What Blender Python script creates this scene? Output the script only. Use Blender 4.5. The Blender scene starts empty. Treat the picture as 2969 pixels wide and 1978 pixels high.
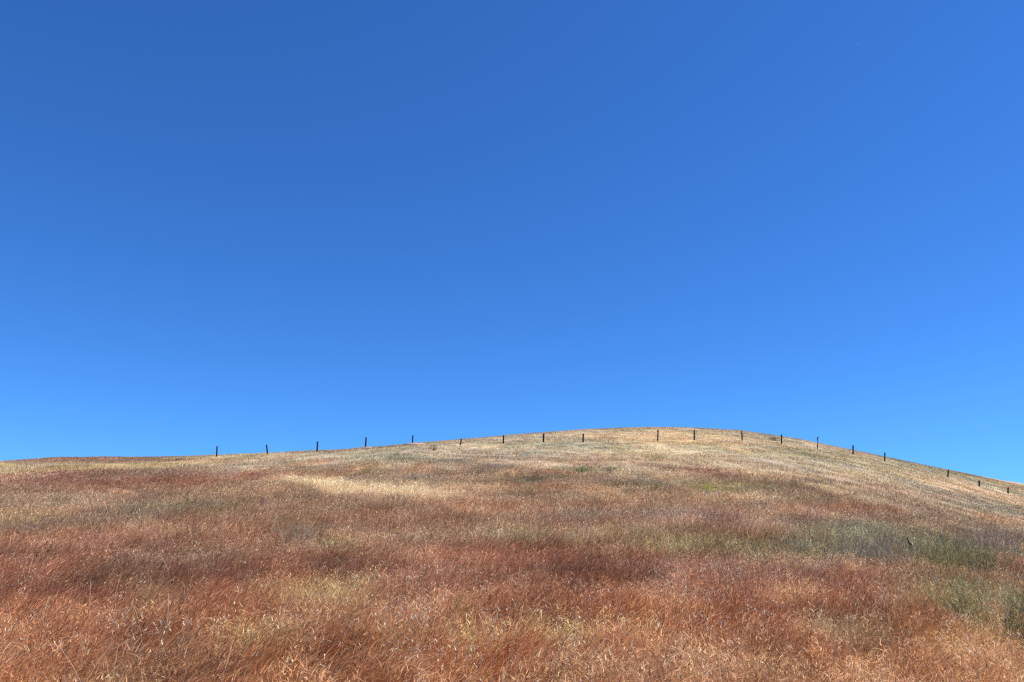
import bpy, math
import numpy as np
from mathutils import Vector

R = math.radians
rng = np.random.default_rng(7)
scene = bpy.context.scene
COL = scene.collection

# ------------------------------------------------------------------ camera, sky, sun, exposure
PITCH = R(15.0)
FN = 2230.0                       # focal length in pixels of the 2969 x 1978 photograph
EYE = 1.45                        # eye above the top of the grass where the photographer stands
cam_d = bpy.data.cameras.new('camera')
cam_d.sensor_width = 36.0
cam_d.lens = 36.0 * FN / 2969.0
cam_d.clip_start = 0.05
cam_d.clip_end = 9000.0
cam = bpy.data.objects.new('camera', cam_d)
COL.objects.link(cam)
cam.location = (0, 0, EYE)
cam.rotation_euler = (math.pi / 2 + PITCH, 0, 0)
scene.camera = cam

SUN_EL, SUN_AZ = R(60), R(93)     # azimuth clockwise from the view direction (+Y)
world = bpy.data.worlds.new('World')
scene.world = world
world.use_nodes = True
nt = world.node_tree
nt.nodes.clear()
sky = nt.nodes.new('ShaderNodeTexSky')
sky.sky_type = 'NISHITA'
sky.sun_disc = False
sky.sun_elevation = SUN_EL
sky.sun_rotation = SUN_AZ
sky.altitude = 900
sky.air_density = 1.0
sky.dust_density = 0.0
sky.ozone_density = 3.0
hs = nt.nodes.new('ShaderNodeMix')               # white balance of the sky: deep saturated blue
hs.data_type = 'RGBA'; hs.blend_type = 'MULTIPLY'
hs.inputs[0].default_value = 1.0
hs.inputs[7].default_value = (0.36, 0.87, 1.55, 1)
bg = nt.nodes.new('ShaderNodeBackground')
bg.inputs['Strength'].default_value = 0.0648
wo = nt.nodes.new('ShaderNodeOutputWorld')
nt.links.new(sky.outputs[0], hs.inputs[6])
nt.links.new(hs.outputs[2], bg.inputs['Color'])
nt.links.new(bg.outputs[0], wo.inputs['Surface'])

sun_d = bpy.data.lights.new('sun', 'SUN')
sun_d.energy = 4.8
sun_d.angle = R(0.53)
sun_d.color = (1.0, 0.93, 0.82)
sun = bpy.data.objects.new('sun', sun_d)
COL.objects.link(sun)
sdir = Vector((math.sin(SUN_AZ) * math.cos(SUN_EL), math.cos(SUN_AZ) * math.cos(SUN_EL), math.sin(SUN_EL)))
sun.rotation_euler = sdir.to_track_quat('Z', 'Y').to_euler()
sun.location = (60, 0, 90)

vs = scene.view_settings
vs.view_transform = 'Standard'
vs.look = 'None'
vs.gamma = 1.0
vs.exposure = 0.75
vs.use_curve_mapping = False
scene.cycles.use_denoising = False
scene.cycles.filter_width = 1.3

# ------------------------------------------------------------------ helpers
def ray(px, py):
    """Photo pixel -> (azimuth from +Y, tangent of elevation)."""
    px = np.asarray(px, float); py = np.asarray(py, float)
    xn = (px - 1484.5) / FN; yn = (989.0 - py) / FN
    X = xn; Y = math.cos(PITCH) - yn * math.sin(PITCH); Z = math.sin(PITCH) + yn * math.cos(PITCH)
    return np.arctan2(X, Y), Z / np.hypot(X, Y)

def to_photo(X, Y, Z):
    """World point -> photo pixel."""
    dz = Z - EYE
    f = Y * math.cos(PITCH) + dz * math.sin(PITCH)
    u = -Y * math.sin(PITCH) + dz * math.cos(PITCH)
    f = np.maximum(f, 0.05)
    return 1484.5 + FN * X / f, 989.0 - FN * u / f

def hash2(ix, iy, seed):
    h = (ix.astype(np.int64) * 374761393 + iy.astype(np.int64) * 668265263 + seed * 974634777) & 0xFFFFFFFF
    h = ((h ^ (h >> 13)) * 1274126177) & 0xFFFFFFFF
    h = ((h ^ (h >> 15)) * 2246822519) & 0xFFFFFFFF
    return ((h ^ (h >> 16)) & 0xFFFFFF) / float(0xFFFFFF)

def noise(x, y, seed=0):
    """Smooth value noise in 0..1."""
    x0 = np.floor(x); y0 = np.floor(y)
    fx = x - x0; fy = y - y0
    fx = fx * fx * fx * (fx * (fx * 6 - 15) + 10); fy = fy * fy * fy * (fy * (fy * 6 - 15) + 10)
    a = hash2(x0, y0, seed); b = hash2(x0 + 1, y0, seed)
    c = hash2(x0, y0 + 1, seed); d = hash2(x0 + 1, y0 + 1, seed)
    return (a + (b - a) * fx) * (1 - fy) + (c + (d - c) * fx) * fy

def fbm(x, y, seed=0, octv=3):
    s = 0; amp = 1; tot = 0
    for o in range(octv):
        ca, sa = math.cos(0.7 * o + 0.4), math.sin(0.7 * o + 0.4)
        s = s + amp * noise((ca * x - sa * y) * 2 ** o + 17.3 * o, (sa * x + ca * y) * 2 ** o - 9.1 * o, seed + o)
        tot += amp; amp *= 0.55
    return s / tot

def sstep(a, b, x):
    t = np.clip((x - a) / (b - a), 0, 1)
    return t * t * (3 - 2 * t)

def srgb(c):
    c = np.asarray(c, float) / 255.0
    return np.where(c <= 0.04045, c / 12.92, ((c + 0.055) / 1.055) ** 2.4)

# ------------------------------------------------------------------ terrain
SKYLINE = np.array([
    (-400, 1372), (-150, 1347), (0, 1335.5), (100, 1327.5), (170, 1323), (300, 1322), (420, 1323.5), (500, 1321), (600, 1318), (630, 1317),
    (775, 1311), (921, 1304), (1000, 1301), (1060, 1295), (1150, 1288), (1200, 1283.5), (1300, 1275), (1338, 1272),
    (1440, 1263), (1500, 1257.5), (1600, 1250), (1700, 1243.5), (1800, 1239), (1900, 1237), (1969, 1238), (2050, 1240.5),
    (2150, 1247), (2240, 1260), (2330, 1274), (2400, 1289), (2450, 1299), (2520, 1313), (2600, 1330), (2700, 1351),
    (2800, 1371), (2900, 1390), (2969, 1401), (3200, 1440), (3500, 1480)], float)
# fence posts seen in the photograph: top x, top y, base x, base y
POSTS = [(630, 1294, 628, 1319), (773, 1290, 775.7, 1313), (921, 1280, 919, 1307), (1061.6, 1268, 1059.5, 1296.5),
         (1196.7, 1262.5, 1195.8, 1285), (1338, 1271.5, 1334.3, 1288), (1460, 1262, 1459.2, 1283), (1576.5, 1257, 1575.6, 1279),
         (1691.2, 1257.5, 1691, 1279), (1907.8, 1246, 1907, 1275), (2013.2, 1247, 2012.8, 1273), (2150.8, 1250, 2151.8, 1274),
         (2266, 1260, 2265.5, 1283.5), (2371.2, 1275.5, 2370, 1299), (2473.3, 1291, 2472.8, 1315), (2565.4, 1312, 2565, 1334),
         (2749.4, 1362, 2748, 1381), (2839, 1393, 2838.6, 1407), (2923, 1413.5, 2922.7, 1430)]

def k_near(phi):
    return 0.085 * np.cos(phi) - 0.095 * sstep(0.1, 0.75, phi) * np.maximum(np.sin(phi), 0)   # the ground falls off to the right

_g = np.linspace(-math.pi, math.pi, 7201)
_phi_s, _s_s = ray(SKYLINE[:, 0], SKYLINE[:, 1])
def _smooth(v, n):
    ker = np.hanning(n + 2)[1:-1]; ker /= ker.sum()
    return np.convolve(np.pad(v, n // 2, mode='edge'), ker, mode='valid')[:len(v)]
SC = _smooth(np.interp(_g, _phi_s, _s_s), 11)

def w_prof(t, sc, k, D):
    A = -EYE; B = D * (k - sc) + 2 * A
    B = np.minimum(B, -1.0)
    w = (1 - t) ** 2 * (A + B * t)
    return np.where(t > 1, (A + B) * (t - 1) ** 2 * 1.6, w)

post_ground = []
_pd, _pD = [], []
for (tx, ty, bx, by) in POSTS:
    inv = np.interp(bx, [628, 2923], [1 / 93.0, 1 / 155.0])
    depth = 1 / inv
    ph, sf = ray(bx, by)
    r = depth / math.cos(ph)
    sc = float(np.interp(ph, _g, SC))
    target = min((sf - sc) * r, 0)
    lo, hi = r * 1.005, r * 2.6
    for _ in range(50):
        mid = (lo + hi) / 2
        if w_prof(np.array(r / mid), sc, k_near(ph), mid) > target: lo = mid
        else: hi = mid
    _pd.append(float(ph)); _pD.append((lo + hi) / 2); post_ground.append((float(ph), float(r)))
_pd = [-1.2, -0.62] + _pd + [0.62, 1.2]
_pD = [125, 112] + _pD + [_pD[-1], 190]
DC = _smooth(np.interp(_g, _pd, _pD), 61)

def canopy(X, Y):
    """Height of the top of the grass."""
    phi = np.arctan2(X, Y); r = np.hypot(X, Y)
    sc = np.interp(phi, _g, SC); D = np.interp(phi, _g, DC); k = k_near(phi)
    t = r / D
    za = EYE + sc * r + w_prof(np.minimum(t, 2.2), sc, k, D)
    za = np.where(t > 2.2, za - 0.25 * (r - 2.2 * D), za)
    za = np.maximum(za, -25.0)
    zb = k * r / (1 + r / 90.0)
    m = sstep(R(48), R(85), np.abs(phi))
    z = za * (1 - m) + zb * m
    amp = 0.02 + 0.10 * sstep(3, 60, r)
    z = z + amp * (fbm(X / 3.1, Y / 3.1, 3, 3) - 0.5) * sstep(1.0, 5.0, r)
    return z

GRASS_TOP = 0.20
def ground(X, Y):
    return canopy(X, Y) - GRASS_TOP

def on_ground(px, py):
    """First point of the grass surface under a photo pixel."""
    ph, s = ray(px, py)
    ph = float(ph); s = float(s)
    rr = np.concatenate([np.linspace(2.5, 40, 1500), np.linspace(40.05, 320, 3500)])
    X = rr * math.sin(ph); Y = rr * math.cos(ph)
    d = canopy(X, Y) - (EYE + s * rr)
    i = np.argmax(d >= 0) if np.any(d >= 0) else int(np.argmax(d))
    return float(X[i]), float(Y[i]), float(rr[i])

# ------------------------------------------------------------------ colour of the meadow (what grows where)
ROWS = np.array([1235, 1300, 1350, 1420, 1500, 1600, 1700, 1800, 1900, 2000], float)
ROWC = srgb(np.array([(193, 163, 139), (189, 158, 135), (180, 147, 125), (168, 132, 110), (160, 118, 96), (156, 108, 86),
                      (152, 95, 76), (160, 98, 74), (170, 107, 77), (176, 114, 81)]))
# centre x, centre y, half width, half height, tilt, colour, strength
PATCH = [
    (250, 1356, 420, 10, -0.045, (206, 178, 134), .9), (640, 1327, 180, 9, -0.05, (200, 172, 134), .7), (260, 1335, 330, 8, 0, (158, 102, 84), .8),
    (20, 1348, 26, 5, 0, (235, 200, 135), .8),
    (970, 1419, 120, 17, .1, (230, 196, 160), 1.0), (1165, 1442, 180, 16, .08, (230, 195, 160), 1.0), (1180, 1450, 240, 11, .06, (196, 138, 116), .7),
    (930, 1340, 160, 10, -.04, (190, 134, 108), .7), (300, 1400, 380, 34, 0, (158, 98, 80), .8), (800, 1385, 120, 10, 0, (140, 82, 70), .6),
    (420, 1490, 80, 22, 0, (124, 106, 72), .6), (850, 1545, 70, 26, 0, (146, 130, 102), .6), (60, 1530, 80, 24, 0, (144, 120, 88), .45),
    (110, 1415, 110, 12, 0, (150, 118, 100), .35), (560, 1500, 100, 20, 0, (176, 136, 92), .5),
    (1170, 1325, 150, 14, .05, (146, 132, 112), .8), (1260, 1345, 120, 10, 0, (130, 112, 96), .5), (1690, 1288, 130, 18, 0, (142, 128, 112), .8), (1480, 1287, 170, 10, 0, (166, 148, 124), .7),
    (1400, 1302, 150, 10, 0, (202, 172, 146), .4), (1560, 1335, 280, 14, 0, (172, 124, 100), .45), (1850, 1300, 180, 14, .03, (206, 176, 140), .7),
    (2080, 1300, 220, 14, .06, (200, 172, 138), .7), (2000, 1262, 200, 12, .05, (192, 164, 132), .5), (2240, 1275, 90, 10, .2, (146, 122, 102), .7),
    (2330, 1315, 120, 16, .1, (142, 126, 98), .8), (2480, 1355, 150, 22, .15, (148, 130, 104), .65), (2540, 1340, 160, 12, .2, (152, 134, 104), .6),
    (2620, 1375, 200, 12, .2, (184, 156, 124), .6), (2860, 1402, 170, 14, .28, (144, 130, 96), .7), (2760, 1408, 200, 16, .2, (202, 164, 138), .9),
    (2450, 1372, 120, 12, .1, (204, 170, 136), .7), (2210, 1368, 170, 16, .08, (200, 168, 136), .6), (2060, 1372, 120, 22, .05, (170, 120, 106), .8),
    (2290, 1408, 100, 14, .03, (134, 114, 100), .6), (2130, 1420, 160, 14, 0, (138, 128, 78), .65), (1700, 1366, 110, 10, 0, (136, 124, 84), .6), (2730, 1445, 260, 22, .14, (132, 110, 94), .7),
    (2560, 1422, 160, 10, .1, (176, 128, 108), .6), (2420, 1415, 60, 8, 0, (206, 172, 138), .7), (2900, 1475, 180, 16, .05, (124, 104, 88), .8),
    (2380, 1460, 180, 12, 0, (160, 140, 112), .6), (2400, 1490, 180, 10, 0, (172, 112, 88), .7), (2250, 1520, 300, 16, 0, (172, 124, 112), .75),
    (2680, 1515, 130, 14, 0, (112, 98, 82), .7), (2500, 1560, 200, 34, 0, (116, 104, 86), .85), (2860, 1560, 140, 30, 0, (122, 106, 92), .7), (2720, 1602, 130, 24, 0, (116, 114, 66), .8),
    (2860, 1622, 110, 22, 0, (106, 108, 62), .8), (2330, 1625, 350, 44, 0, (120, 106, 76), .85), (2680, 1605, 420, 50, 0, (124, 110, 84), .6), (1900, 1600, 230, 40, 0, (136, 114, 84), .65), (1960, 1635, 150, 18, 0, (130, 112, 76), .6),
    (1450, 1590, 240, 30, 0, (138, 118, 94), .65), (1000, 1560, 220, 24, 0, (142, 118, 94), .5), (1640, 1395, 300, 18, 0, (160, 118, 96), .5), (1330, 1385, 200, 16, 0, (142, 108, 90), .5), (1840, 1420, 110, 14, 0, (134, 116, 92), .55), (1560, 1398, 60, 8, 0, (116, 104, 88), .8),
    (1640, 1690, 150, 34, .15, (138, 80, 62), .8), (1040, 1700, 90, 24, 0, (132, 78, 62), .7), (980, 1620, 90, 24, 0, (124, 104, 68), .8), (1850, 1730, 70, 26, 0, (112, 66, 48), .7),
    (280, 1600, 140, 20, 0, (178, 116, 96), .6), (90, 1650, 140, 30, 0, (158, 96, 76), .6), (150, 1800, 160, 30, 0, (150, 88, 66), .6),
    (960, 1785, 130, 40, -.2, (172, 138, 94), .8), (800, 1815, 90, 32, 0, (164, 132, 94), .7), (410, 1790, 130, 50, 0, (140, 108, 76), .7), (620, 1830, 60, 26, 0, (116, 62, 48), .7),
    (1200, 1830, 110, 26, 0, (190, 140, 112), .5), (1350, 1873, 30, 18, 0, (128, 126, 62), .9), (1010, 1890, 60, 34, 0, (122, 98, 58), .8), (1620, 1800, 180, 40, .2, (150, 90, 68), .5),
    (1260, 1955, 260, 40, 0, (206, 152, 102), .8), (1620, 1925, 120, 34, 0, (184, 144, 92), .8), (1900, 1865, 220, 36, 0, (188, 118, 78), .7), (2150, 1850, 160, 40, 0, (150, 88, 66), .6),
    (2830, 1935, 210, 56, -.1, (210, 154, 106), .9), (2340, 1800, 120, 36, 0, (190, 130, 92), .7), (660, 1958, 90, 30, 0, (190, 148, 94), .8), (2480, 1910, 130, 44, .1, (134, 106, 76), .8),
    (2550, 1830, 150, 24, 0, (142, 82, 66), .6), (2330, 1965, 160, 26, 0, (140, 74, 56), .7), (2930, 1790, 130, 70, 0, (122, 106, 66), .8), (2770, 1730, 170, 60, .1, (122, 96, 64), .85), (2640, 1790, 90, 40, 0, (168, 136, 88), .6),
    (2400, 1690, 170, 20, 0, (160, 100, 80), .5), (1080, 1880, 120, 30, 0, (176, 110, 82), .5), (480, 1930, 200, 40, 0, (150, 88, 64), .5), (1100, 1560, 250, 26, 0, (168, 110, 92), .4), (1750, 1510, 260, 14, 0, (150, 118, 104), .5),
]
_P = np.array([(p[0], p[1], p[2], p[3], p[4], p[6]) for p in PATCH])
_PC = srgb(np.array([p[5] for p in PATCH]))

# where each of the two grasses stands thickest: photo x, y, half width, half height, + straw / - red
STANDS = [(250, 1720, 330, 80, -.25), (150, 1860, 260, 90, -.7), (620, 1850, 180, 50, -1), (1640, 1690, 210, 50, -.8), (1040, 1700, 150, 40, -.8), (1500, 1790, 200, 50, -.8),
          (2150, 1860, 220, 50, -1), (2330, 1965, 260, 34, -1), (500, 1940, 260, 40, -.8), (1850, 1740, 120, 34, -1), (2560, 1830, 150, 30, -.7), (1300, 1560, 500, 40, -.1), (1700, 1830, 120, 40, -.8), (2100, 1960, 160, 40, -.8),
          (1250, 1945, 330, 44, 1), (1900, 1895, 250, 34, .8), (2830, 1940, 230, 60, 1.2), (1180, 1830, 140, 34, 1), (2340, 1685, 370, 26, 1), (2640, 1790, 200, 50, .8), (2350, 1790, 120, 34, .8),
          (900, 1800, 190, 50, .9), (650, 1962, 100, 30, .9), (250, 1480, 280, 30, .2), (300, 1410, 360, 36, -.5), (1630, 1925, 150, 36, .9), (400, 1790, 120, 40, .6), (1060, 1430, 300, 30, .8)]

def species(X, Y):
    """0 where the lodged red brome grows, 1 where the bleached straw and oats grow."""
    r = np.hypot(X, Y); th = 0.5
    u = X * math.cos(th) + Y * math.sin(th); v = -X * math.sin(th) + Y * math.cos(th)
    nearf = .62 * fbm(u / 2.0, v / .8, 201, 3) + .38 * fbm(X / .45, Y / .45, 203, 2)
    farf = .6 * fbm(X / 4.0, Y / 11.0, 205, 3) + .4 * fbm(X / 1.2, Y / 3.5, 207, 2)
    f = nearf + (farf - nearf) * sstep(25, 60, r)
    px, py = to_photo(X, Y, ground(X, Y))
    for cx, cy, hx, hy, g in STANDS:
        f = f + g * .17 * np.exp(-(((px - cx) / hx) ** 2 + ((py - cy) / hy) ** 2) ** 1.3)
    return sstep(.40, .60, f)

ALB, ALBP = np.array([0.99, 0.99, 0.85]), np.array([0.80, 0.75, 0.76])   # what is seen -> what the plant itself reflects

def meadow_colour(X, Y, Z):
    px, py = to_photo(X, Y, Z)
    r = np.hypot(X, Y)
    # ragged edges: wobble the place a little, by world noise whose grain grows with distance
    g = np.maximum(r / 14.0, 0.35)
    lg = np.log2(g); l0 = np.floor(lg); fr = (lg - l0)[:, None]
    Yl = Y * (1 - .62 * sstep(25, 90, r))        # stands on the steeper hill run down the slope
    def lod(scale, seed):
        o = []
        for e in (0, 1):
            q = 2.0 ** (l0 + e) * scale
            o.append(np.stack([fbm(X / q + 31 * e, Yl / q, seed, 2), fbm(X / q, Yl / q + 57 * e, seed + 40, 2)], 1))
        return o[0] * (1 - fr) + o[1] * fr - 0.5
    n1 = lod(1.0, 11); n2 = lod(3.2, 23); n3 = lod(0.45, 35)
    depth = sstep(1980, 1300, py)
    wx = 150 * n1[:, 0] + 140 * n2[:, 0] + 60 * n3[:, 0]
    wy = (62 - 46 * depth) * (n1[:, 1] + 0.9 * n2[:, 1] + .5 * n3[:, 1])
    qx = px + wx; qy = py + wy
    c = np.stack([np.interp(qy, ROWS, ROWC[:, j]) for j in range(3)], 1)
    for (cx, cy, hx, hy, tilt, st), pc in zip(_P, _PC):
        dx = qx - cx; dy = qy - cy - dx * tilt
        d2 = (dx / hx) ** 2 + (dy / hy) ** 2
        w = (st * np.exp(-0.9 * d2 ** 1.4))[:, None]
        c = c * (1 - w) + pc * w
    # mottle: clumps of straw, rust and olive
    a = (n1[:, 0] + n3[:, 1] * 0.8)[:, None]
    b = (n2[:, 1] + n3[:, 0] * 0.7)[:, None]
    n4 = lod(0.13, 61); n5 = lod(0.05, 67)
    f4 = (n4[:, 0] + .8 * n5[:, 0])[:, None]; f5 = (n4[:, 1] + .8 * n5[:, 1])[:, None]
    th = 0.55
    st1 = fbm((X * math.cos(th) + Y * math.sin(th)) / 1.3, (-X * math.sin(th) + Y * math.cos(th)) / .34, 81, 2) - .5
    st1 = (st1 * sstep(34, 16, r))[:, None]
    fr_ = sstep(30, 80, r)[:, None]
    c = c * np.exp(0.85 * a * (1 - .45 * fr_) + 0.8 * f4 + 0.9 * st1)
    c = c * np.exp(st1 * np.array([0, .5, .8]))
    sp = species(X, Y)[:, None]
    k = (1 - .55 * sstep(30, 90, r))[:, None]
    c = c * (1 + k * (sp * np.array([.18, .26, .24]) - (1 - sp) * np.array([.09, .21, .25])))
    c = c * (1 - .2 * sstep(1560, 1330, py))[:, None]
    mo = sstep(.56, .72, fbm(X / 2.6, Y / 9.0, 221, 3) * .6 + .4 * fbm(X / 1.0, Y / 3.2, 223, 2)) * sstep(45, 90, r) * .6
    c = c * (1 - mo[:, None]) + mo[:, None] * np.array([.235, .195, .125])
    c = c * np.exp((b + 0.9 * f5) * np.array([0.30, 0.0, -0.38]))
    # single tufts of olive, of bleached straw and of dark rust among the rest
    ol = sstep(.10, .32, n4[:, 1] - .5 * n1[:, 1])[:, None] * .55
    c = c * (1 - ol) + ol * np.array([.20, .165, .085])
    for (cx, cy, hx, hy, tilt, st), pc in zip(_P, _PC):          # the purest stands of one plant
        if st < 1.0: continue
        dx = px + .4 * wx - cx; dy = py + .6 * wy - cy - dx * tilt
        w = (.78 * np.exp(-1.1 * ((dx / hx) ** 2 + (dy / hy) ** 2) ** 2.2))[:, None]
        c = c * (1 - w) + pc * w
    return np.clip(ALB * c ** ALBP, 0.012, 0.9), None

GAIN = 1.0

# ------------------------------------------------------------------ mesh building from arrays
def tag(o, label=None, cat=None, group=None, kind=None):
    if label: o['label'] = label
    if cat: o['category'] = cat
    if group: o['group'] = group
    if kind: o['kind'] = kind
    return o

def array_mesh(name, verts, faces, mat, cols=None, smooth=False):
    """verts (n,3), faces (m,4) or (m,3) -> linked object."""
    me = bpy.data.meshes.new(name)
    m, s = faces.shape
    me.vertices.add(len(verts)); me.vertices.foreach_set('co', np.ascontiguousarray(verts, np.float32).ravel())
    me.loops.add(m * s); me.loops.foreach_set('vertex_index', np.ascontiguousarray(faces, np.int32).ravel())
    me.polygons.add(m)
    me.polygons.foreach_set('loop_start', np.arange(0, m * s, s, dtype=np.int32))
    if smooth: me.polygons.foreach_set('use_smooth', np.ones(m, bool))
    if cols is not None:
        at = me.color_attributes.new('tint', 'FLOAT_COLOR', 'POINT')
        rgba = np.ones((len(verts), 4), np.float32); rgba[:, :3] = cols
        at.data.foreach_set('color', rgba.ravel())
    me.update(calc_edges=True)
    me.validate()
    me.materials.append(mat)
    o = bpy.data.objects.new(name, me)
    COL.objects.link(o)
    return o

def plant_material(name, translucent=0.3, rough=0.6, spec=0.25):
    m = bpy.data.materials.new(name); m.use_nodes = True
    t = m.node_tree; t.nodes.clear()
    at = t.nodes.new('ShaderNodeAttribute'); at.attribute_name = 'tint'
    pb = t.nodes.new('ShaderNodeBsdfPrincipled')
    pb.inputs['Roughness'].default_value = rough
    pb.inputs['Specular IOR Level'].default_value = spec
    tr = t.nodes.new('ShaderNodeBsdfTranslucent')
    mx = t.nodes.new('ShaderNodeMixShader'); mx.inputs[0].default_value = translucent
    out = t.nodes.new('ShaderNodeOutputMaterial')
    t.links.new(at.outputs['Color'], pb.inputs['Base Color'])
    t.links.new(at.outputs['Color'], tr.inputs['Color'])
    t.links.new(pb.outputs[0], mx.inputs[1]); t.links.new(tr.outputs[0], mx.inputs[2])
    t.links.new(mx.outputs[0], out.inputs['Surface'])
    return m

def noise_material(name, c1, c2, scale, rough=0.85, stretch=(1, 1, 1), bump=0.3):
    m = bpy.data.materials.new(name); m.use_nodes = True
    t = m.node_tree
    pb = t.nodes['Principled BSDF']
    pb.inputs['Roughness'].default_value = rough
    tc = t.nodes.new('ShaderNodeTexCoord'); mp = t.nodes.new('ShaderNodeMapping')
    mp.inputs['Scale'].default_value = stretch
    nz = t.nodes.new('ShaderNodeTexNoise'); nz.inputs['Scale'].default_value = scale; nz.inputs['Detail'].default_value = 6
    cr = t.nodes.new('ShaderNodeValToRGB')
    cr.color_ramp.elements[0].position = 0.35; cr.color_ramp.elements[1].position = 0.68
    cr.color_ramp.elements[0].color = (*c1, 1); cr.color_ramp.elements[1].color = (*c2, 1)
    bp = t.nodes.new('ShaderNodeBump'); bp.inputs['Strength'].default_value = bump; bp.inputs['Distance'].default_value = 0.02
    t.links.new(tc.outputs['Object'], mp.inputs[0]); t.links.new(mp.outputs[0], nz.inputs['Vector'])
    t.links.new(nz.outputs['Fac'], cr.inputs[0]); t.links.new(cr.outputs[0], pb.inputs['Base Color'])
    t.links.new(nz.outputs['Fac'], bp.inputs['Height']); t.links.new(bp.outputs[0], pb.inputs['Normal'])
    return m

def ribbons(root, direc, length, bend, bend_dir, width, face, seg, colb, colt, taper=0.25):
    """Curved flat stems. root (n,3); direc (n,3) initial unit direction; bend: how far the tip falls over towards bend_dir."""
    n = len(root)
    t = np.linspace(0, 1, seg + 1)[None, :, None]
    L = length[:, None, None]
    P = root[:, None, :] + direc[:, None, :] * (L * t) + bend_dir[:, None, :] * (L * bend[:, None, None] * t ** 2.2)
    P[:, :, 2] -= (length * bend ** 2 * 0.42)[:, None] * t[..., 0] ** 3
    side = np.stack([np.cos(face), np.sin(face), np.zeros(n)], 1)[:, None, :]
    w = width[:, None, None] * 0.5 * (1 - (1 - taper) * t ** 1.5)
    V = np.stack([P - side * w, P + side * w], 2)            # n, seg+1, 2, 3
    C = colb[:, None, :] * (1 - t) + colt[:, None, :] * t
    C = np.repeat(C[:, :, None, :], 2, axis=2)
    base = (np.arange(n) * (seg + 1) * 2)[:, None]
    k = (np.arange(seg) * 2)[None, :]
    F = np.stack([base + k, base + k + 1, base + k + 3, base + k + 2], 2).reshape(-1, 4)
    return V.reshape(-1, 3), F, C.reshape(-1, 3)

def merge(parts):
    V, F, C, off = [], [], [], 0
    for v, f, c in parts:
        V.append(v); F.append(f + off); C.append(c); off += len(v)
    return np.concatenate(V), np.concatenate(F), np.concatenate(C)

# ------------------------------------------------------------------ hill
ph = np.unique(np.concatenate([np.linspace(-R(46), R(46), 460), np.linspace(R(46), R(180), 60), np.linspace(-R(180), -R(46), 60)]))
ph = ph[:-1]                                                  # -180 and 180 are the same spoke
rr = np.concatenate([np.geomspace(0.6, 60, 190), np.linspace(60, 260, 160)[1:], np.geomspace(260, 3200, 40)[1:]])
PH, RR = np.meshgrid(ph, rr, indexing='ij')
X = (RR * np.sin(PH)).ravel(); Y = (RR * np.cos(PH)).ravel()
Z = ground(X, Y)
nP, nR = len(ph), len(rr)
idx = np.arange(nP * nR).reshape(nP, nR)
nx = np.roll(idx, -1, axis=0)
quads = np.stack([idx[:, :-1], idx[:, 1:], nx[:, 1:], nx[:, :-1]], 2).reshape(-1, 4)[:, ::-1]
fan = np.stack([idx[:, 0], nx[:, 0], np.full(nP, nP * nR), np.full(nP, nP * nR)], 1)
V = np.concatenate([np.stack([X, Y, Z], 1), [[0, 0, float(ground(np.array([0.01]), np.array([0.01]))[0])]]])
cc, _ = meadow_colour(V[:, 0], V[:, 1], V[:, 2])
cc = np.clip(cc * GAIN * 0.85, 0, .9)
soil = bpy.data.materials.new('thatch_and_soil'); soil.use_nodes = True
t = soil.node_tree; pb = t.nodes['Principled BSDF']; pb.inputs['Roughness'].default_value = 0.95
pb.inputs['Specular IOR Level'].default_value = 0.1
at = t.nodes.new('ShaderNodeAttribute'); at.attribute_name = 'tint'
tc = t.nodes.new('ShaderNodeTexCoord'); nz = t.nodes.new('ShaderNodeTexNoise'); nz.inputs['Scale'].default_value = 9; nz.inputs['Detail'].default_value = 8
mm = t.nodes.new('ShaderNodeMapRange'); mm.inputs['To Min'].default_value = 0.45; mm.inputs['To Max'].default_value = 1.35
mv = t.nodes.new('ShaderNodeVectorMath'); mv.operation = 'SCALE'
bp = t.nodes.new('ShaderNodeBump'); bp.inputs['Strength'].default_value = 0.8; bp.inputs['Distance'].default_value = 0.08
t.links.new(tc.outputs['Object'], nz.inputs['Vector']); t.links.new(nz.outputs['Fac'], mm.inputs[0])
t.links.new(at.outputs['Color'], mv.inputs[0]); t.links.new(mm.outputs[0], mv.inputs['Scale'])
t.links.new(mv.outputs[0], pb.inputs['Base Color'])
t.links.new(nz.outputs['Fac'], bp.inputs['Height']); t.links.new(bp.outputs[0], pb.inputs['Normal'])
me_faces = np.concatenate([quads, fan[:, [0, 1, 2, 2]]])
hill = array_mesh('hill', V, quads, soil, cc, smooth=True)
tag(hill, 'dry grassy hill rising to a rounded crest under the blue sky', 'hill', kind='structure')

# ------------------------------------------------------------------ meadow grass (nobody could count it)
def scatter(n, r0, r1, p, half):
    """n points in a wedge, density per area ~ r^-p."""
    q = 2 - p
    u = rng.random(n)
    r = (u * (r1 ** q - r0 ** q) + r0 ** q) ** (1 / q)
    a = (rng.random(n) * 2 - 1) * half
    keep = r < np.interp(a, _g, DC) + 14
    return r[keep], a[keep]

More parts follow.
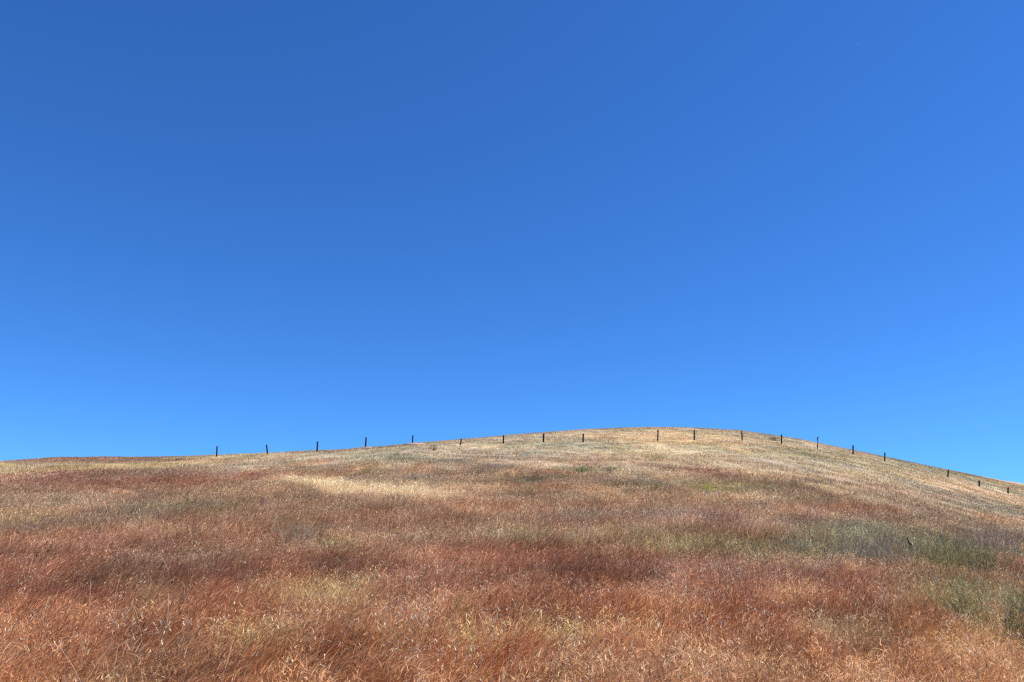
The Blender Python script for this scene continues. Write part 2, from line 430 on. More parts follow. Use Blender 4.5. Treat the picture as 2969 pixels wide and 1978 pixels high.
# the grass stays short where shrubs, weeds and posts stand
CLEAR = [(1258, 1302, 40), (1687, 1368, 60), (1772, 1368, 56), (2052, 1426, 56), (2125, 1428, 80), (1530, 1404, 46), (1826, 1430, 66), (1896, 1422, 60),
         (2246, 1277, 44), (1465, 1382, 54), (2935, 1850, 200), (2790, 1800, 140), (2720, 1632, 160), (2850, 1648, 120), (2390, 1655, 70), (2530, 1628, 150), (2641, 1596, 40), (850, 1568, 110), (985, 1655, 70)]
_disc = []
for (px_, py_, w_) in CLEAR:
    x_, y_, r_ = on_ground(px_, py_); _disc.append((x_, y_ - .15, max(w_ / FN * r_ * .6, .25)))
for (phi_, r_) in post_ground:
    _disc.append((r_ * math.sin(phi_), r_ * math.cos(phi_) - .6, .9))
def thin(X, Y):
    m = np.ones(len(X))
    for x_, y_, q_ in _disc:
        d = np.hypot(X - x_, Y - y_) / q_
        m = np.minimum(m, 0.25 + 0.75 * sstep(.7, 1.25, d))
    return m

grass_mat = plant_material('dry_grass', 0.40, 0.75, 0.04)

def make_grass(n, r0, r1, p, seg, half):
    r, a = scatter(n, r0, r1, p, half)
    X = r * np.sin(a); Y = r * np.cos(a)
    # clumps: the wind has laid the grass over in streaks
    th = 0.45
    u = X * math.cos(th) + Y * math.sin(th); v = -X * math.sin(th) + Y * math.cos(th)
    gs = np.maximum(1.0, r / 22)
    streak = np.where(r < 22, fbm(u / 0.9, v / 0.22, 71, 2), fbm(X / 2.4, Y / 2.4, 72, 2))
    keep = rng.random(len(r)) < 0.25 + 1.3 * sstep(0.28, 0.62, streak)
    r, a, X, Y, streak = r[keep], a[keep], X[keep], Y[keep], streak[keep]
    n = len(r)
    Zg = ground(X, Y)
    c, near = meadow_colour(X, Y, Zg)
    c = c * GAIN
    pix = r / 769.0
    width = np.maximum(0.0030, 0.34 * pix) * (0.6 + 0.9 * rng.random(n))
    tuft = np.where(r < 30, fbm(X / .16, Y / .16, 131, 2), fbm(X / .7, Y / .7, 133, 2))
    sp = species(X, Y)
    h = (0.05 + 0.26 * streak + 0.26 * tuft + 0.12 * rng.random(n) ** 2) * (1 - 0.5 * sstep(25, 90, r)) * thin(X, Y)
    ld = 0.3 + 0.9 * (fbm(X / 1.7, Y / 1.7, 91, 2) - 0.5) * 2 + rng.normal(0, 1, n) * (.55 + 1.0 * sp)
    tilt = np.abs(rng.normal(0.1, 0.34, n))
    direc = np.stack([np.cos(ld) * np.sin(tilt), np.sin(ld) * np.sin(tilt), np.cos(tilt)], 1)
    ld2 = ld + rng.normal(0, 0.9, n)
    bd = np.stack([np.cos(ld2), np.sin(ld2), np.zeros(n)], 1)
    bend = np.clip(rng.normal(0.45, 0.35, n), 0.02, 1.2)
    face = rng.random(n) * math.pi
    far = sstep(14, 45, r)
    var = np.exp(rng.normal(0, 1, n) * (.40 - .14 * far))[:, None]
    ct = c * var * np.array([1.02, 0.99, 0.96])
    straw = (rng.random(n) < 0.15 - .08 * far)[:, None]
    pale = np.clip(c * 1.3 + np.array([.13, .115, .08]), 0, .95)
    ct = np.where(straw, pale * var, ct)
    dark = (rng.random(n) < 0.18 - .06 * far)[:, None]
    ct = np.where(dark, c * np.array([.52, .42, .42]), ct)
    cb = ct * 0.6 + 0.4 * c
    root = np.stack([X, Y, Zg - 0.02], 1)
    return ribbons(root, direc, h, bend, bd, width, face, seg, np.clip(cb, 0, .92), np.clip(ct, 0, .92))

parts = [make_grass(330000, 3.6, 13, 1.3, 4, R(43)), make_grass(420000, 13, 45, 1.45, 3, R(40)), make_grass(560000, 45, 300, 1.3, 2, R(38))]
# thin pale stems standing clear of the rest
r, a = scatter(9000, 4, 40, 1.0, R(42))
X, Y = r * np.sin(a), r * np.cos(a); n = len(r); Zg = ground(X, Y)
ld = rng.normal(.5, 1.4, n); tl = np.abs(rng.normal(.1, .25, n))
cs = np.array([.62, .46, .29]) * np.exp(rng.normal(0, .3, n))[:, None]
parts.append(ribbons(np.stack([X, Y, Zg], 1), np.stack([np.cos(ld) * np.sin(tl), np.sin(ld) * np.sin(tl), np.cos(tl)], 1), .30 + .28 * rng.random(n), np.clip(rng.normal(.15, .2, n), 0, .8),
                     np.stack([np.cos(ld), np.sin(ld), 0 * ld], 1), np.maximum(.0028, .22 * r / 769), rng.random(n) * math.pi, 5, np.clip(cs, 0, .9), np.clip(cs * 1.1, 0, .9), .5))
V, F, C = merge(parts)
g = array_mesh('meadow_grass', V, F, grass_mat, C)
tag(g, 'dry reddish brown and straw coloured grass covering the whole hillside', 'grass', kind='stuff')

# drooping brome heads over the near grass
def make_heads(n, r0, r1, p):
    r, a = scatter(n, r0, r1, p, R(42))
    X = r * np.sin(a); Y = r * np.cos(a); n = len(r)
    tuft = np.where(r < 30, fbm(X / .16, Y / .16, 131, 2), fbm(X / .7, Y / .7, 133, 2))
    th = 0.45
    u = X * math.cos(th) + Y * math.sin(th); v = -X * math.sin(th) + Y * math.cos(th)
    streak = np.where(r < 22, fbm(u / 0.9, v / 0.22, 71, 2), fbm(X / 2.4, Y / 2.4, 72, 2))
    keep = rng.random(n) < .12 + 1.2 * sstep(.3, .65, tuft)
    r, a, X, Y, tuft, streak = r[keep], a[keep], X[keep], Y[keep], tuft[keep], streak[keep]; n = len(r)
    Zg = ground(X, Y)
    c, _ = meadow_colour(X, Y, Zg)
    sp = species(X, Y)
    ld = 0.35 + 0.9 * (fbm(X / 1.1, Y / 1.1, 91, 2) - 0.5) * 2 + rng.normal(0, 1, n) * (.45 + 1.2 * sp)
    h = (0.04 + 0.26 * streak + 0.26 * tuft) * (.55 + .6 * rng.random(n)) * (1 - 0.5 * sstep(25, 90, r)) * thin(X, Y)
    tilt = np.abs(rng.normal(0.7, 0.5, n))
    d = np.stack([np.cos(ld) * np.sin(tilt), np.sin(ld) * np.sin(tilt), np.cos(tilt)], 1)
    root = np.stack([X, Y, Zg + h], 1)
    L = np.maximum((0.03 + 0.06 * rng.random(n)) * (1.7 - 1.0 * sp), 1.6 * r / 769)
    wd = np.maximum(0.0055, 0.42 * r / 769) * (0.5 + 0.9 * rng.random(n)) * (.85 + .5 * sp)
    col = c * np.exp(rng.normal(0, .38, n))[:, None]
    k = rng.random(n)[:, None]
    col = np.where(k < (.05 + .22 * sp)[:, None], np.clip(c * 1.35 + np.array([.17, .15, .11]), 0, .95), col)
    col = np.where(k > (.68 + .2 * sp)[:, None], c * np.array([.52, .40, .42]), col)
    return ribbons(root, d, L, np.clip(rng.normal(.7, .35, n), 0, 1.5), np.stack([np.cos(ld), np.sin(ld), 0 * ld], 1), wd, rng.random(n) * math.pi, 3, np.clip(col, 0, .92), np.clip(col, 0, .92), 0.12)
V, F, C = merge([make_heads(480000, 3.6, 16, 1.2), make_heads(420000, 16, 60, 1.3)])
g = array_mesh('brome_heads', V, F, grass_mat, C)
tag(g, 'drooping rust coloured seed heads over the near grass', 'grass heads', kind='stuff')

# bleached wild oat husks: the cream flecks in the foreground
oat_mat = plant_material('bleached_oat', 0.35, 0.6, 0.15)
oat_spots = [(2330, 1665, 70, 14, 40), (2390, 1675, 40, 10, 25), (2610, 1700, 90, 22, 80), (2560, 1780, 60, 30, 40), (1190, 1825, 70, 30, 40), (60, 1740, 40, 30, 14), (330, 1850, 60, 40, 16),
             (400, 1870, 60, 20, 14), (1960, 1690, 70, 20, 16), (2050, 1770, 60, 20, 12), (2120, 1690, 60, 20, 20), (1060, 1700, 40, 12, 8), (640, 1700, 120, 40, 18), (560, 1650, 120, 30, 24),
             (2790, 1840, 80, 30, 24), (1260, 1950, 200, 30, 40), (2800, 1930, 160, 50, 40), (280, 1440, 200, 30, 30), (140, 1470, 140, 30, 30), (1500, 1700, 900, 200, 200), (1500, 1850, 1500, 130, 900), (1500, 1640, 1500, 110, 420)]
parts = []
for (cx, cy, sx, sy, cnt) in oat_spots:
    for _ in range(cnt):
        px = rng.normal(cx, sx * .6); py = min(max(rng.normal(cy, sy * .6), 1470), 2060)
        x, y, r = on_ground(px, py)
        if r < 3.4 or r > 90: continue
        z = float(ground(np.array([x]), np.array([y]))[0])
        hh = 0.28 + 0.2 * rng.random()
        nsp = int(rng.integers(2, 7))
        lean = rng.normal(0.5, 0.9)
        tip = np.array([x + 0.1 * math.cos(lean), y + 0.1 * math.sin(lean), z + hh])
        tone = np.array([.86, .74, .55]) * rng.uniform(.75, 1.05)
        n = nsp
        ang = rng.normal(lean, 1.2, n)
        root = tip + np.stack([.03 * rng.normal(size=n), .03 * rng.normal(size=n), -.10 * rng.random(n)], 1)
        d = np.stack([np.cos(ang) * .7, np.sin(ang) * .7, rng.normal(-.2, .6, n)], 1); d /= np.linalg.norm(d, axis=1)[:, None]
        sc_ = max(1.0, (r / 16) ** .6)
        parts.append(ribbons(root, d, (0.02 + .018 * rng.random(n)) * sc_, np.full(n, .3), d, np.full(n, .0075 * sc_), rng.random(n) * math.pi, 2, np.tile(tone, (n, 1)), np.tile(tone * .95, (n, 1)), .2))
        st = np.array([[x, y, z]]); dd = (tip - st[0]); L = np.linalg.norm(dd)
        parts.append(ribbons(st, (dd / L)[None], np.array([L]), np.array([.05]), np.array([[1., 0, 0]]), np.array([max(.003, .25 * r / 769)]), rng.random(1) * math.pi, 2, np.array([[.55, .40, .24]]), np.array([[.62, .48, .3]]), .5))
V, F, C = merge(parts)
g = array_mesh('wild_oats', V, F, oat_mat, C)
tag(g, 'bleached cream wild oat husks scattered through the near grass', 'wild oats', kind='stuff')

# ------------------------------------------------------------------ single plants
def gz(x, y): return float(ground(np.array([x]), np.array([y]))[0])

leaf_mat = plant_material('shrub_leaf', 0.25, 0.65, 0.1)

def shrub(px, py, wpx, hpx, kind, label, cat, tone, tone2, nleaf=900, name='shrub'):
    """A low shrub: many leaf faces on many thin twigs, one thing with foliage and stems."""
    x, y, r = on_ground(px, py)
    z = gz(x, y)
    W = wpx / FN * r * .5; H = hpx / FN * r + GRASS_TOP + .10
    root_e = bpy.data.objects.new(name, None); COL.objects.link(root_e); root_e.location = (x, y, z)
    tag(root_e, label, cat)
    ns = 26
    ang = rng.random(ns) * 2 * math.pi; sp = np.sqrt(rng.random(ns))
    tips = np.stack([np.cos(ang) * sp * W * .9, np.sin(ang) * sp * W * .6, H * (0.95 - .45 * sp ** 2) * (.75 + .35 * rng.random(ns))], 1)
    st = np.stack([np.cos(ang) * sp * W * .25, np.sin(ang) * sp * W * .25, np.zeros(ns)], 1)
    d = tips - st; L = np.linalg.norm(d, axis=1)
    tone = np.array(tone); tone2 = np.array(tone2)
    v, f, c = ribbons(st, d / L[:, None], L, np.full(ns, .06), np.stack([np.cos(ang), np.sin(ang), 0 * ang], 1), np.full(ns, max(.006, .3 * r / 769)), ang + 1.57, 3, np.tile([.16, .12, .08], (ns, 1)), np.tile(tone * .8, (ns, 1)), .4)
    so = array_mesh('stem', v, f, leaf_mat, c); so.parent = root_e
    k = rng.integers(0, ns, nleaf); tt = 0.35 + .65 * np.sqrt(rng.random(nleaf))
    base = st[k] + d[k] * tt[:, None] + rng.normal(0, 1, (nleaf, 3)) * np.array([W * .12, W * .12, H * .06])
    base[:, 2] = np.maximum(base[:, 2], .04)
    aa = rng.random(nleaf) * 2 * math.pi; up = rng.normal(.5, .5, nleaf)
    dd = np.stack([np.cos(aa), np.sin(aa), up], 1); dd /= np.linalg.norm(dd, axis=1)[:, None]
    ll = np.full(nleaf, max(.035, .75 * r / 769)) * (.6 + .8 * rng.random(nleaf))
    mixv = rng.random(nleaf)[:, None] ** 1.5
    col = np.clip((tone * (1 - mixv) + tone2 * mixv) * np.exp(rng.normal(0, .25, nleaf))[:, None], 0, .9)
    v, f, c = ribbons(base, dd, ll, np.full(nleaf, .25), dd, ll * .32, rng.random(nleaf) * math.pi, 2, col, col, .15)
    fo = array_mesh('foliage', v, f, leaf_mat, c); fo.parent = root_e
    return root_e

shrub(1258, 1302, 34, 13, 'round', 'pale grey sage shrub on the tan slope just below the fence', 'shrub', (.20, .20, .15), (.42, .42, .34), 420, 'sage_shrub')
shrub(1687, 1366, 52, 14, 'low', 'bright green low shrub in the brown grass below the middle of the fence', 'shrub', (.17, .21, .07), (.29, .33, .12), 1300)
shrub(1772, 1366, 48, 11, 'low', 'dull olive shrub just right of the bright green shrub', 'shrub', (.16, .15, .08), (.26, .22, .14), 700)
shrub(2052, 1424, 46, 16, 'low', 'yellow green flowering shrub in the rosy grass below the hilltop', 'shrub', (.36, .40, .08), (.58, .60, .15), 1300, 'flowering_shrub')
shrub(2125, 1426, 80, 11, 'low', 'flat green shrub spreading right of the yellow green flowering shrub', 'shrub', (.17, .19, .08), (.27, .27, .12), 800)
shrub(1530, 1402, 40, 14, 'low', 'grey green shrub alone in the brown grass left of the bright green shrub', 'shrub', (.17, .16, .12), (.28, .25, .2), 600)
shrub(1826, 1428, 60, 16, 'low', 'dark grey green shrub mid slope, left of its olive twin', 'shrub', (.14, .14, .09), (.24, .22, .15), 800)
shrub(1896, 1420, 56, 16, 'low', 'olive shrub mid slope, right of a dark grey green shrub', 'shrub', (.17, .17, .09), (.28, .25, .14), 800)
shrub(2246, 1275, 40, 8, 'low', 'brown twiggy shrub near the crest behind the fence, left of the bird', 'shrub', (.17, .12, .08), (.30, .22, .16), 420)
shrub(1465, 1380, 50, 12, 'low', 'faint olive shrub on the brown slope below the fence', 'shrub', (.22, .20, .11), (.34, .29, .18), 500)

def weed(px, py, wpx, hpx, nstem, label, cat, tone, tone2, leaves=0, lean=0.0, spread=.35, name='weed', thick=.004, side=3):
    """Upright weed: bare branching stems from one root, with a few leaves."""
    x, y, r = on_ground(px, py)
    z = gz(x, y)
    W = wpx / FN * r * .5; H = hpx / FN * r + GRASS_TOP * .7
    e = bpy.data.objects.new(name, None); COL.objects.link(e); e.location = (x, y, z); tag(e, label, cat)
    tone = np.array(tone); tone2 = np.array(tone2)
    st = np.stack([rng.normal(0, W * spread, nstem), rng.normal(0, W * spread * .8, nstem), np.zeros(nstem)], 1)
    tipx = st[:, 0] * 1.0 + rng.normal(lean * H, W * .45, nstem)
    tips = np.stack([tipx, st[:, 1] + rng.normal(0, W * .4, nstem), H * (.55 + .5 * rng.random(nstem))], 1)
    d = tips - st; L = np.linalg.norm(d, axis=1); dn = d / L[:, None]
    wd = max(thick, .32 * r / 769)
    mixv = rng.random(nstem)[:, None]
    col = (tone * (1 - mixv) + tone2 * mixv)
    ps = [ribbons(st, dn, L, rng.normal(0, .12, nstem), np.stack([np.ones(nstem), np.zeros(nstem), np.zeros(nstem)], 1), np.full(nstem, wd), rng.normal(0, .5, nstem), 4, col, col, .4)]
    m = nstem * side
    if m:
        k = rng.integers(0, nstem, m); tt = .35 + .6 * rng.random(m)
        b = st[k] + d[k] * tt[:, None]
        q = rng.normal(0, 1, (m, 3)); q[:, 2] = np.abs(q[:, 2]) * .8 + .5; q = q * .55 + dn[k]; q /= np.linalg.norm(q, axis=1)[:, None]
        ps.append(ribbons(b, q, L[k] * (.12 + .2 * rng.random(m)), np.full(m, .1), q, np.full(m, wd * .7), rng.normal(0, .6, m), 2, col[k], col[k], .3))
    v, f, c = merge(ps)
    o = array_mesh('stem', v, f, leaf_mat, np.clip(c, 0, .9)); o.parent = e
    if leaves:
        k = rng.integers(0, nstem, leaves); tt = rng.random(leaves) ** .8 * .85
        b = st[k] + d[k] * tt[:, None] + rng.normal(0, W * .06, (leaves, 3)); b[:, 2] = np.maximum(b[:, 2], .02)
        aa = rng.random(leaves) * 6.283; q = np.stack([np.cos(aa), np.sin(aa), rng.normal(.9, .5, leaves)], 1); q /= np.linalg.norm(q, axis=1)[:, None]
        ll = np.maximum(.06, .8 * r / 769) * (.6 + .8 * rng.random(leaves))
        mixv = rng.random(leaves)[:, None]
        lc = np.clip((tone * (1 - mixv) + tone2 * mixv) * np.exp(rng.normal(0, .25, leaves))[:, None], 0, .9)
        v, f, c = ribbons(b, q, ll, np.full(leaves, .35), q, ll * .16, rng.random(leaves) * math.pi, 3, lc, lc, .15)
        o = array_mesh('foliage', v, f, leaf_mat, c); o.parent = e
    return e

G1, G2 = (.10, .12, .045), (.22, .23, .09)
weed(2930, 1842, 210, 170, 60, 'dark green bushy weed with long bare stems at the right edge', 'weed', (.12, .125, .05), (.32, .30, .15), 1500, .35, name='leafy_weed')
weed(2785, 1795, 170, 120, 60, 'green leafy weed left of the dark bushy weed at the right edge', 'weed', (.15, .165, .06), (.44, .42, .20), 1200, .05, name='leafy_weed')
weed(2860, 1812, 150, 150, 34, 'tall pale straw stems standing between the two green weeds at right', 'weed', (.40, .32, .20), (.66, .54, .36), 40, .15, .5, 'dry_weed')
weed(2720, 1634, 190, 56, 80, 'low bright green weed patch behind the foreground on the right', 'weed', G1, (.25, .26, .11), 1500, 0, name='leafy_weed')
weed(2860, 1646, 150, 56, 70, 'darker green weed patch near the right edge, beyond the foreground', 'weed', (.10, .115, .05), (.22, .22, .10), 1300, 0, name='leafy_weed')
weed(2390, 1648, 70, 66, 40, 'grey dry weed of thin stems all leaning right', 'weed', (.16, .135, .11), (.36, .30, .25), 0, .42, .3, 'dry_weed')
weed(2520, 1624, 170, 78, 130, 'wide grey stand of dry upright stems left of the dark stub', 'weed', (.13, .12, .09), (.34, .29, .24), 500, .12, .5, 'dry_weed')
weed(2745, 1612, 150, 66, 90, 'grey green stand of thin stems behind the bright green weed patch', 'weed', (.13, .13, .08), (.30, .28, .19), 400, .05, .5, 'dry_weed')
weed(2900, 1606, 170, 72, 120, 'brown grey stand of dry stems behind the darker green patch at right', 'weed', (.17, .14, .12), (.36, .29, .25), 400, .05, .5, 'dry_weed')
weed(2280, 1600, 120, 40, 70, 'faint grey stand of short stems far left of the dark stub', 'weed', (.18, .16, .12), (.36, .31, .25), 200, .05, .5, 'dry_weed')
weed(2690, 1712, 60, 60, 14, 'sparse brown dry weed in front of the green patches', 'weed', (.24, .17, .12), (.48, .38, .27), 60, .0, .4, 'dry_weed')
weed(850, 1560, 110, 50, 50, 'pale grey green tuft of fine stems left of the middle', 'weed', (.26, .25, .17), (.50, .47, .36), 200, .05, .5, 'grass_tuft')
weed(985, 1645, 70, 40, 34, 'small olive tuft with pale blades between the red patches', 'weed', (.15, .15, .07), (.42, .36, .22), 200, 0, .4, 'grass_tuft')
weed(420, 1505, 110, 24, 40, 'olive green low tuft in the left middle of the slope', 'weed', (.14, .13, .07), (.26, .23, .13), 500, 0, .5, 'grass_tuft')
weed(870, 1830, 120, 60, 40, 'yellow olive tuft of short blades in the foreground', 'weed', (.24, .22, .10), (.52, .44, .26), 300, 0, .5, 'grass_tuft')
weed(1352, 1885, 50, 26, 26, 'small fresh green tuft in the tan foreground grass', 'weed', (.17, .19, .06), (.34, .34, .12), 260, 0, .4, 'grass_tuft')
weed(85, 1545, 90, 40, 40, 'pale grey tuft of fine blades near the left edge', 'weed', (.24, .21, .15), (.50, .45, .35), 160, 0, .5, 'grass_tuft')

# long single dry stems standing out of the foreground grass
STEMS = [((305, 1797), (352, 1663), 'longest pale dry stalk leaning right in the left foreground'),
         ((262, 1790), (263, 1682), 'thin reddish dry stalk left of the longest pale stalk'),
         ((473, 1838), (488, 1720), 'straight pale dry stalk right of the longest pale stalk'),
         ((578, 1738), (571, 1676), 'short pale dry stalk above the straight one'),
         ((545, 1748), (533, 1690), 'thin dry stalk leaning left beside the short pale stalk'),
         ((1076, 1806), (1099, 1765), 'short bright dry stalk leaning right in front of the olive tuft'),
         ((895, 1752), (900, 1715), 'small upright dry stalk above the yellow olive tuft'),
         ((2140, 1662), (2125, 1622), 'pale dry stalk leaning left in the olive grass'),
         ((2590, 1935), (2566, 1820), 'thin pale stalk leaning left in the right foreground'),
         ((2720, 1700), (2711, 1632), 'bent pale stalk in front of the green weed patch')]
stem_mat = plant_material('dry_stalk_skin', 0.1, 0.6, 0.3)
for (b, tpt, lab) in STEMS:
    x, y, r = on_ground(*b)
    phi, s = ray(*tpt)
    top = np.array([math.sin(phi) * r, math.cos(phi) * r, EYE + float(s) * r])
    base = np.array([x, y, gz(x, y)])
    d = top - base; L = np.linalg.norm(d); dn = d / L
    # a round tapered stem with two or three short side twigs
    V_, F_, off = [], [], 0
    def tube(p0, p1, r0, r1, bow):
        global V_, F_, off
        ax = p1 - p0; ax = ax / np.linalg.norm(ax); s1 = np.cross(ax, [0.3, 1, 0]); s1 /= np.linalg.norm(s1); s2 = np.cross(ax, s1)
        N, K = 5, 6
        for i in range(K):
            tt = i / (K - 1); c = p0 + (p1 - p0) * tt + s1 * bow * math.sin(tt * math.pi); q = r0 + (r1 - r0) * tt
            for j in range(N):
                V_.append(c + (s1 * math.cos(j * 2 * math.pi / N) + s2 * math.sin(j * 2 * math.pi / N)) * q)
        for i in range(K - 1):
            for j in range(N):
                F_.append((off + i * N + j, off + i * N + (j + 1) % N, off + (i + 1) * N + (j + 1) % N, off + (i + 1) * N + j))
        off += N * K
    q = max(.003, .2 * r / 769)
    tube(base, top, q * 1.2, q * .6, L * .03 * rng.normal())
    for f_ in (.35, .6, .85):
        p = base + d * f_
        tube(p, p + (dn * .7 + rng.normal(0, .5, 3)) * L * .09, q * .7, q * .35, 0)
    V_ = np.array(V_); V_l = V_ - base
    c = np.tile(np.array([.66, .52, .38]) * rng.uniform(.8, 1.1), (len(V_), 1))
    o = array_mesh('dry_stalk', V_l, np.array(F_), stem_mat, c); o.location = base
    tag(o, lab, 'dry stalk', 'long dry stalks in the foreground')

# dark broken stub standing in the weeds on the right
def loft(rings, cap=True):
    """rings: list of (centre, axis1*radius, axis2*radius) -> vertices, quads of a closed skin (capped with fans of quads)."""
    N = 10
    V = []
    for c, a, b in rings:
        for j in range(N):
            V.append(np.array(c) + np.array(a) * math.cos(2 * math.pi * j / N) + np.array(b) * math.sin(2 * math.pi * j / N))
    F = []
    for i in range(len(rings) - 1):
        for j in range(N):
            F.append((i * N + j, i * N + (j + 1) % N, (i + 1) * N + (j + 1) % N, (i + 1) * N + j))
    return V, F, N

def bm_object(name, shells, mat, smooth=True):
    import bmesh
    bm = bmesh.new()
    for V, F, N in shells:
        vs_ = [bm.verts.new(v) for v in V]
        for f in F: bm.faces.new([vs_[i] for i in f])
        bm.faces.new(vs_[:N][::-1]); bm.faces.new(vs_[-N:])
    bmesh.ops.recalc_face_normals(bm, faces=bm.faces)
    me = bpy.data.meshes.new(name); bm.to_mesh(me); bm.free()
    if smooth:
        for p in me.polygons: p.use_smooth = True
    me.materials.append(mat)
    o = bpy.data.objects.new(name, me); COL.objects.link(o)
    return o

wood_dark = noise_material('weathered_dark_wood', (.010, .007, .005), (.028, .018, .012), 14, .9, (1, 1, .12), .5)
stub_sunlit_mat = noise_material('stub_sunlit_paint', (.50, .42, .28), (.72, .62, .44), 5, .8, (1, 1, .3), .4)  # pale colour painting sunlight on the right side of the stubs
for (px, pb, pt, wid, lab) in [(2641, 1590, 1557, 9, 'dark broken stub with a pale painted sunlit side standing in the weeds at right'),
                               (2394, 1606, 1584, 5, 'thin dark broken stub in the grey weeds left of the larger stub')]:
    x, y, r = on_ground(px, pb + 8)
    base = np.array([x, y, gz(x, y)])
    _, s = ray(px, pt); H = EYE + float(s) * r - base[2]
    q = wid / FN * r * .5
    rings = []
    for t_, rad, ox in [(0, .9, .25), (.25, .95, .2), (.45, 1.0, .25), (.6, 1.15, .35), (.7, 1.0, .2), (.8, .55, -.4), (.9, .3, -.8), (1.0, .1, -1.1)]:
        rings.append(((ox * q, 0, t_ * H), (rad * q, 0, rad * q * .2), (0, rad * q * .8, 0)))
    o = bm_object('broken_stub', [loft(rings)], wood_dark)
    o.location = base
    sunlit = bm_object('painted_sunlit_side', [loft([((ox * q + rad * q * .75, -rad * q * .45, t_ * H), (rad * q * .5, 0, 0), (0, rad * q * .55, 0)) for t_, rad, ox in
                                         [(.3, .3, .2), (.45, .75, .25), (.6, .9, .35), (.7, .85, .2), (.8, .5, -.4), (.88, .2, -.75)]])], stub_sunlit_mat)  # added pale piece: sunlight on the stub's right side put into colour and shape
    sunlit.parent = o
    tag(o, lab, 'stub', 'broken stubs in the weeds')

# ------------------------------------------------------------------ fence posts
POST_LABEL = [
    'leftmost fence post, dark and upright on the low left skyline',
    'dark fence post leaning left, second from the left end of the fence',
    'tall dark fence post, third from the left end, right of the left-leaning post',
    'tallest dark post on the left skyline, just left of the dirt mound post',
    'dark fence post standing on a bare reddish dirt mound on the skyline',
    'short fence post leaning right, just right of the sage shrub',
    'dark upright fence post just right of the short leaning post',
    'brown fence post on the tan slope, second right of the short leaning post',
    'brown fence post in a grey grass patch, left of the wide gap',
    'tallest brown fence post below the hilltop, right of the wide gap',
    'brown fence post straight below the top of the hill, second right of the wide gap',
    'brown fence post leaning slightly left where the hilltop starts to fall',
    'dark fence post right beside a brown twiggy shrub, left of the bird post',
    'slim fence post with a dark bird sitting on its top',
    'dark fence post on the right skyline, first right of the bird post',
    'dark fence post on the right skyline, second right of the bird post, before the gap',
    'dark fence post leaning slightly right on the falling right slope, after the gap',
    'shortest fence post, in tan grass below the right skyline, second from the right',
    'rightmost fence post, short and dark at the edge of an olive patch']
post_mats = [wood_dark, noise_material('weathered_brown_wood', (.022, .013, .007), (.060, .035, .02), 12, .9, (1, 1, .12), .5)]
post_top = []
for i, ((tx, ty, bx, by), (phi, r)) in enumerate(zip(POSTS, post_ground)):
    x, y = r * math.sin(phi), r * math.cos(phi)
    z = gz(x, y)
    pt, st = ray(tx, ty)
    top = np.array([math.sin(pt) * r, math.cos(pt) * r, EYE + float(st) * r])
    base = np.array([x, y, z])
    H = top[2] - z; dx = top[0] - x; dy = top[1] - y
    q = .10 if i < 5 else (.12 if i not in (13, 5) else .08)
    q = .135 if i > 13 else q
    q *= rng.uniform(.92, 1.08)
    rings = []
    ks = [(-.12, 1.08), (.0, 1.06), (.2, 1.02), (.45, 1.0), (.7, .97), (.92, .96), (.985, .95), (1.0, .82)]
    ph0 = rng.random() * 6
    for t_, rad in ks:
        wob = .012 * math.sin(3 * t_ + ph0)
        slope = .03 * (1 if t_ >= .98 else 0)
        rings.append(((dx * t_ + wob, dy * t_ + wob * .5, H * t_), (rad * q, 0, slope), (0, rad * q * .95, 0)))
    o = bm_object('fence_post', [loft(rings)], post_mats[0 if i < 8 or i > 11 else 1])
    o.location = base
    tag(o, POST_LABEL[i], 'fence post', 'posts of the fence along the hill crest')
    post_top.append(top)

# bare dirt thrown up round two posts
dirt_mat = noise_material('bare_reddish_dirt', (.30, .17, .105), (.46, .30, .205), 3, .95, (1, 1, 1), .6)
for (i, w_, h_, lab) in [(4, 1.5, .08, 'bare reddish dirt mound at the foot of a skyline post'), (3, .8, .04, 'small pale dirt heap at the foot of the tallest left skyline post')]:
    phi, r = post_ground[i]
    x, y = r * math.sin(phi) + .45, r * math.cos(phi) - .5
    rings = []
    for t_, rad in [(-.6, 1.05), (0, 1), (.35, .84), (.65, .6), (.88, .32), (1, .06)]:
        wob = rng.normal(0, .04, 2)
        rings.append(((wob[0] * w_, wob[1] * w_, t_ * (h_ + GRASS_TOP * .8)), (rad * w_, 0, rng.normal(0, .04)), (0, rad * w_ * .6, rng.normal(0, .04))))
    o = bm_object('dirt_mound', [loft(rings)], dirt_mat)
    o.location = (x, y, gz(x, y))
    tag(o, lab, 'dirt mound')

# ------------------------------------------------------------------ birds
feather = noise_material('dark_feathers', (.008, .008, .010), (.03, .028, .03), 30, .6, (1, 1, 1), .2)
def bird_shell(path):
    """path: (x, z, half height, half width) along the body from tail tip to beak tip."""
    P = [np.array([p[0], 0, p[1]]) for p in path]
    rings = []
    for i, p in enumerate(path):
        tan = P[min(i + 1, len(P) - 1)] - P[max(i - 1, 0)]; tan /= np.linalg.norm(tan)
        nrm = np.array([-tan[2], 0, tan[0]])
        rings.append((P[i], nrm * p[2], np.array([0, p[3], 0])))
    return loft(rings)
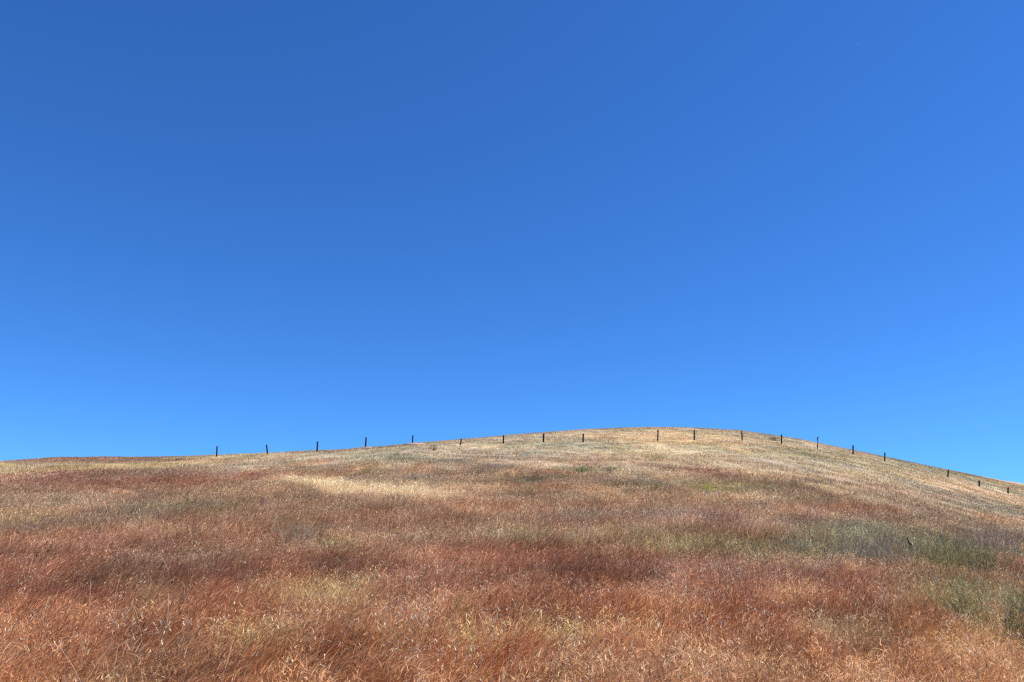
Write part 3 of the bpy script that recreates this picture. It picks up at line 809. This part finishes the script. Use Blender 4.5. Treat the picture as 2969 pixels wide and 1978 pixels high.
# perched: hunched upright body, tail hanging down behind, head turned right
perched = [(-.13, -.13, .006, .03), (-.105, -.05, .014, .035), (-.085, .04, .045, .05), (-.055, .13, .085, .085), (-.02, .22, .095, .095), (.02, .30, .075, .08),
           (.055, .355, .052, .056), (.095, .395, .054, .052), (.135, .405, .040, .038), (.165, .398, .017, .016), (.20, .385, .010, .008), (.225, .372, .003, .003)]
shells = [bird_shell(perched)]
for sy in (-.035, .035):
    shells.append(loft([((-.02, sy, -.005), (.010, 0, 0), (0, .010, 0)), ((-.03, sy, .06), (.012, 0, 0), (0, .012, 0)), ((-.035, sy, .14), (.03, 0, 0), (0, .028, 0))]))
    shells.append(loft([((-.045, sy, -.002), (0, 0, .008), (0, .007, 0)), ((.03, sy, -.001), (0, 0, .006), (0, .016, 0))]))
    s_ = 1 if sy > 0 else -1                                   # folded wing
    shells.append(loft([((-.10, s_ * .03, -.03), (.008, 0, 0), (0, .008, 0)), ((-.075, s_ * .068, .10), (.035, 0, 0), (0, .014, 0)), ((-.035, s_ * .088, .20), (.055, 0, 0), (0, .016, 0)), ((.0, s_ * .075, .28), (.03, 0, 0), (0, .012, 0))]))
bird = bm_object('perched_bird', shells, feather)
bird.scale = (1.3,) * 3
bird.location = post_top[13] + np.array([.02, 0, .0])
tag(bird, 'dark hunched bird perched on top of a slim fence post, facing right', 'bird')

def flying(px, py, dist, span, mat, yaw, label):
    phi, s = ray(px, py)
    body = [(-.34, 0, .004, .05), (-.22, 0, .02, .04), (-.08, 0, .055, .06), (.06, .005, .06, .065), (.17, .015, .045, .048), (.24, .02, .035, .034), (.29, .015, .012, .012), (.33, .01, .002, .002)]
    sh = [bird_shell(body)]
    for s_ in (-1, 1):
        sh.append(loft([((.03, s_ * .02, .01), (.13, 0, 0), (0, 0, .02)), ((.06, s_ * .22, .06), (.12, 0, 0), (0, 0, .014)), ((.02, s_ * .40, .07), (.09, 0, 0), (0, 0, .009)), ((-.06, s_ * .52, .05), (.03, 0, 0), (0, 0, .004))]))
    o = bm_object('flying_bird', sh, mat)
    o.scale = (span,) * 3
    o.rotation_euler = (R(12), R(-5), yaw)
    o.location = (math.sin(phi) * dist, math.cos(phi) * dist, EYE + float(s) * dist)
    tag(o, label, 'bird')
flying(935.5, 1110.5, 220, .85, feather, R(20), 'tiny dark bird flying low in the blue sky above the left skyline')
pale = noise_material('white_feathers', (.75, .75, .74), (.85, .85, .84), 10, .6, (1, 1, 1), .1)
flying(2485.5, 127.5, 260, .6, pale, R(-70), 'tiny white bird flying high in the upper right sky')
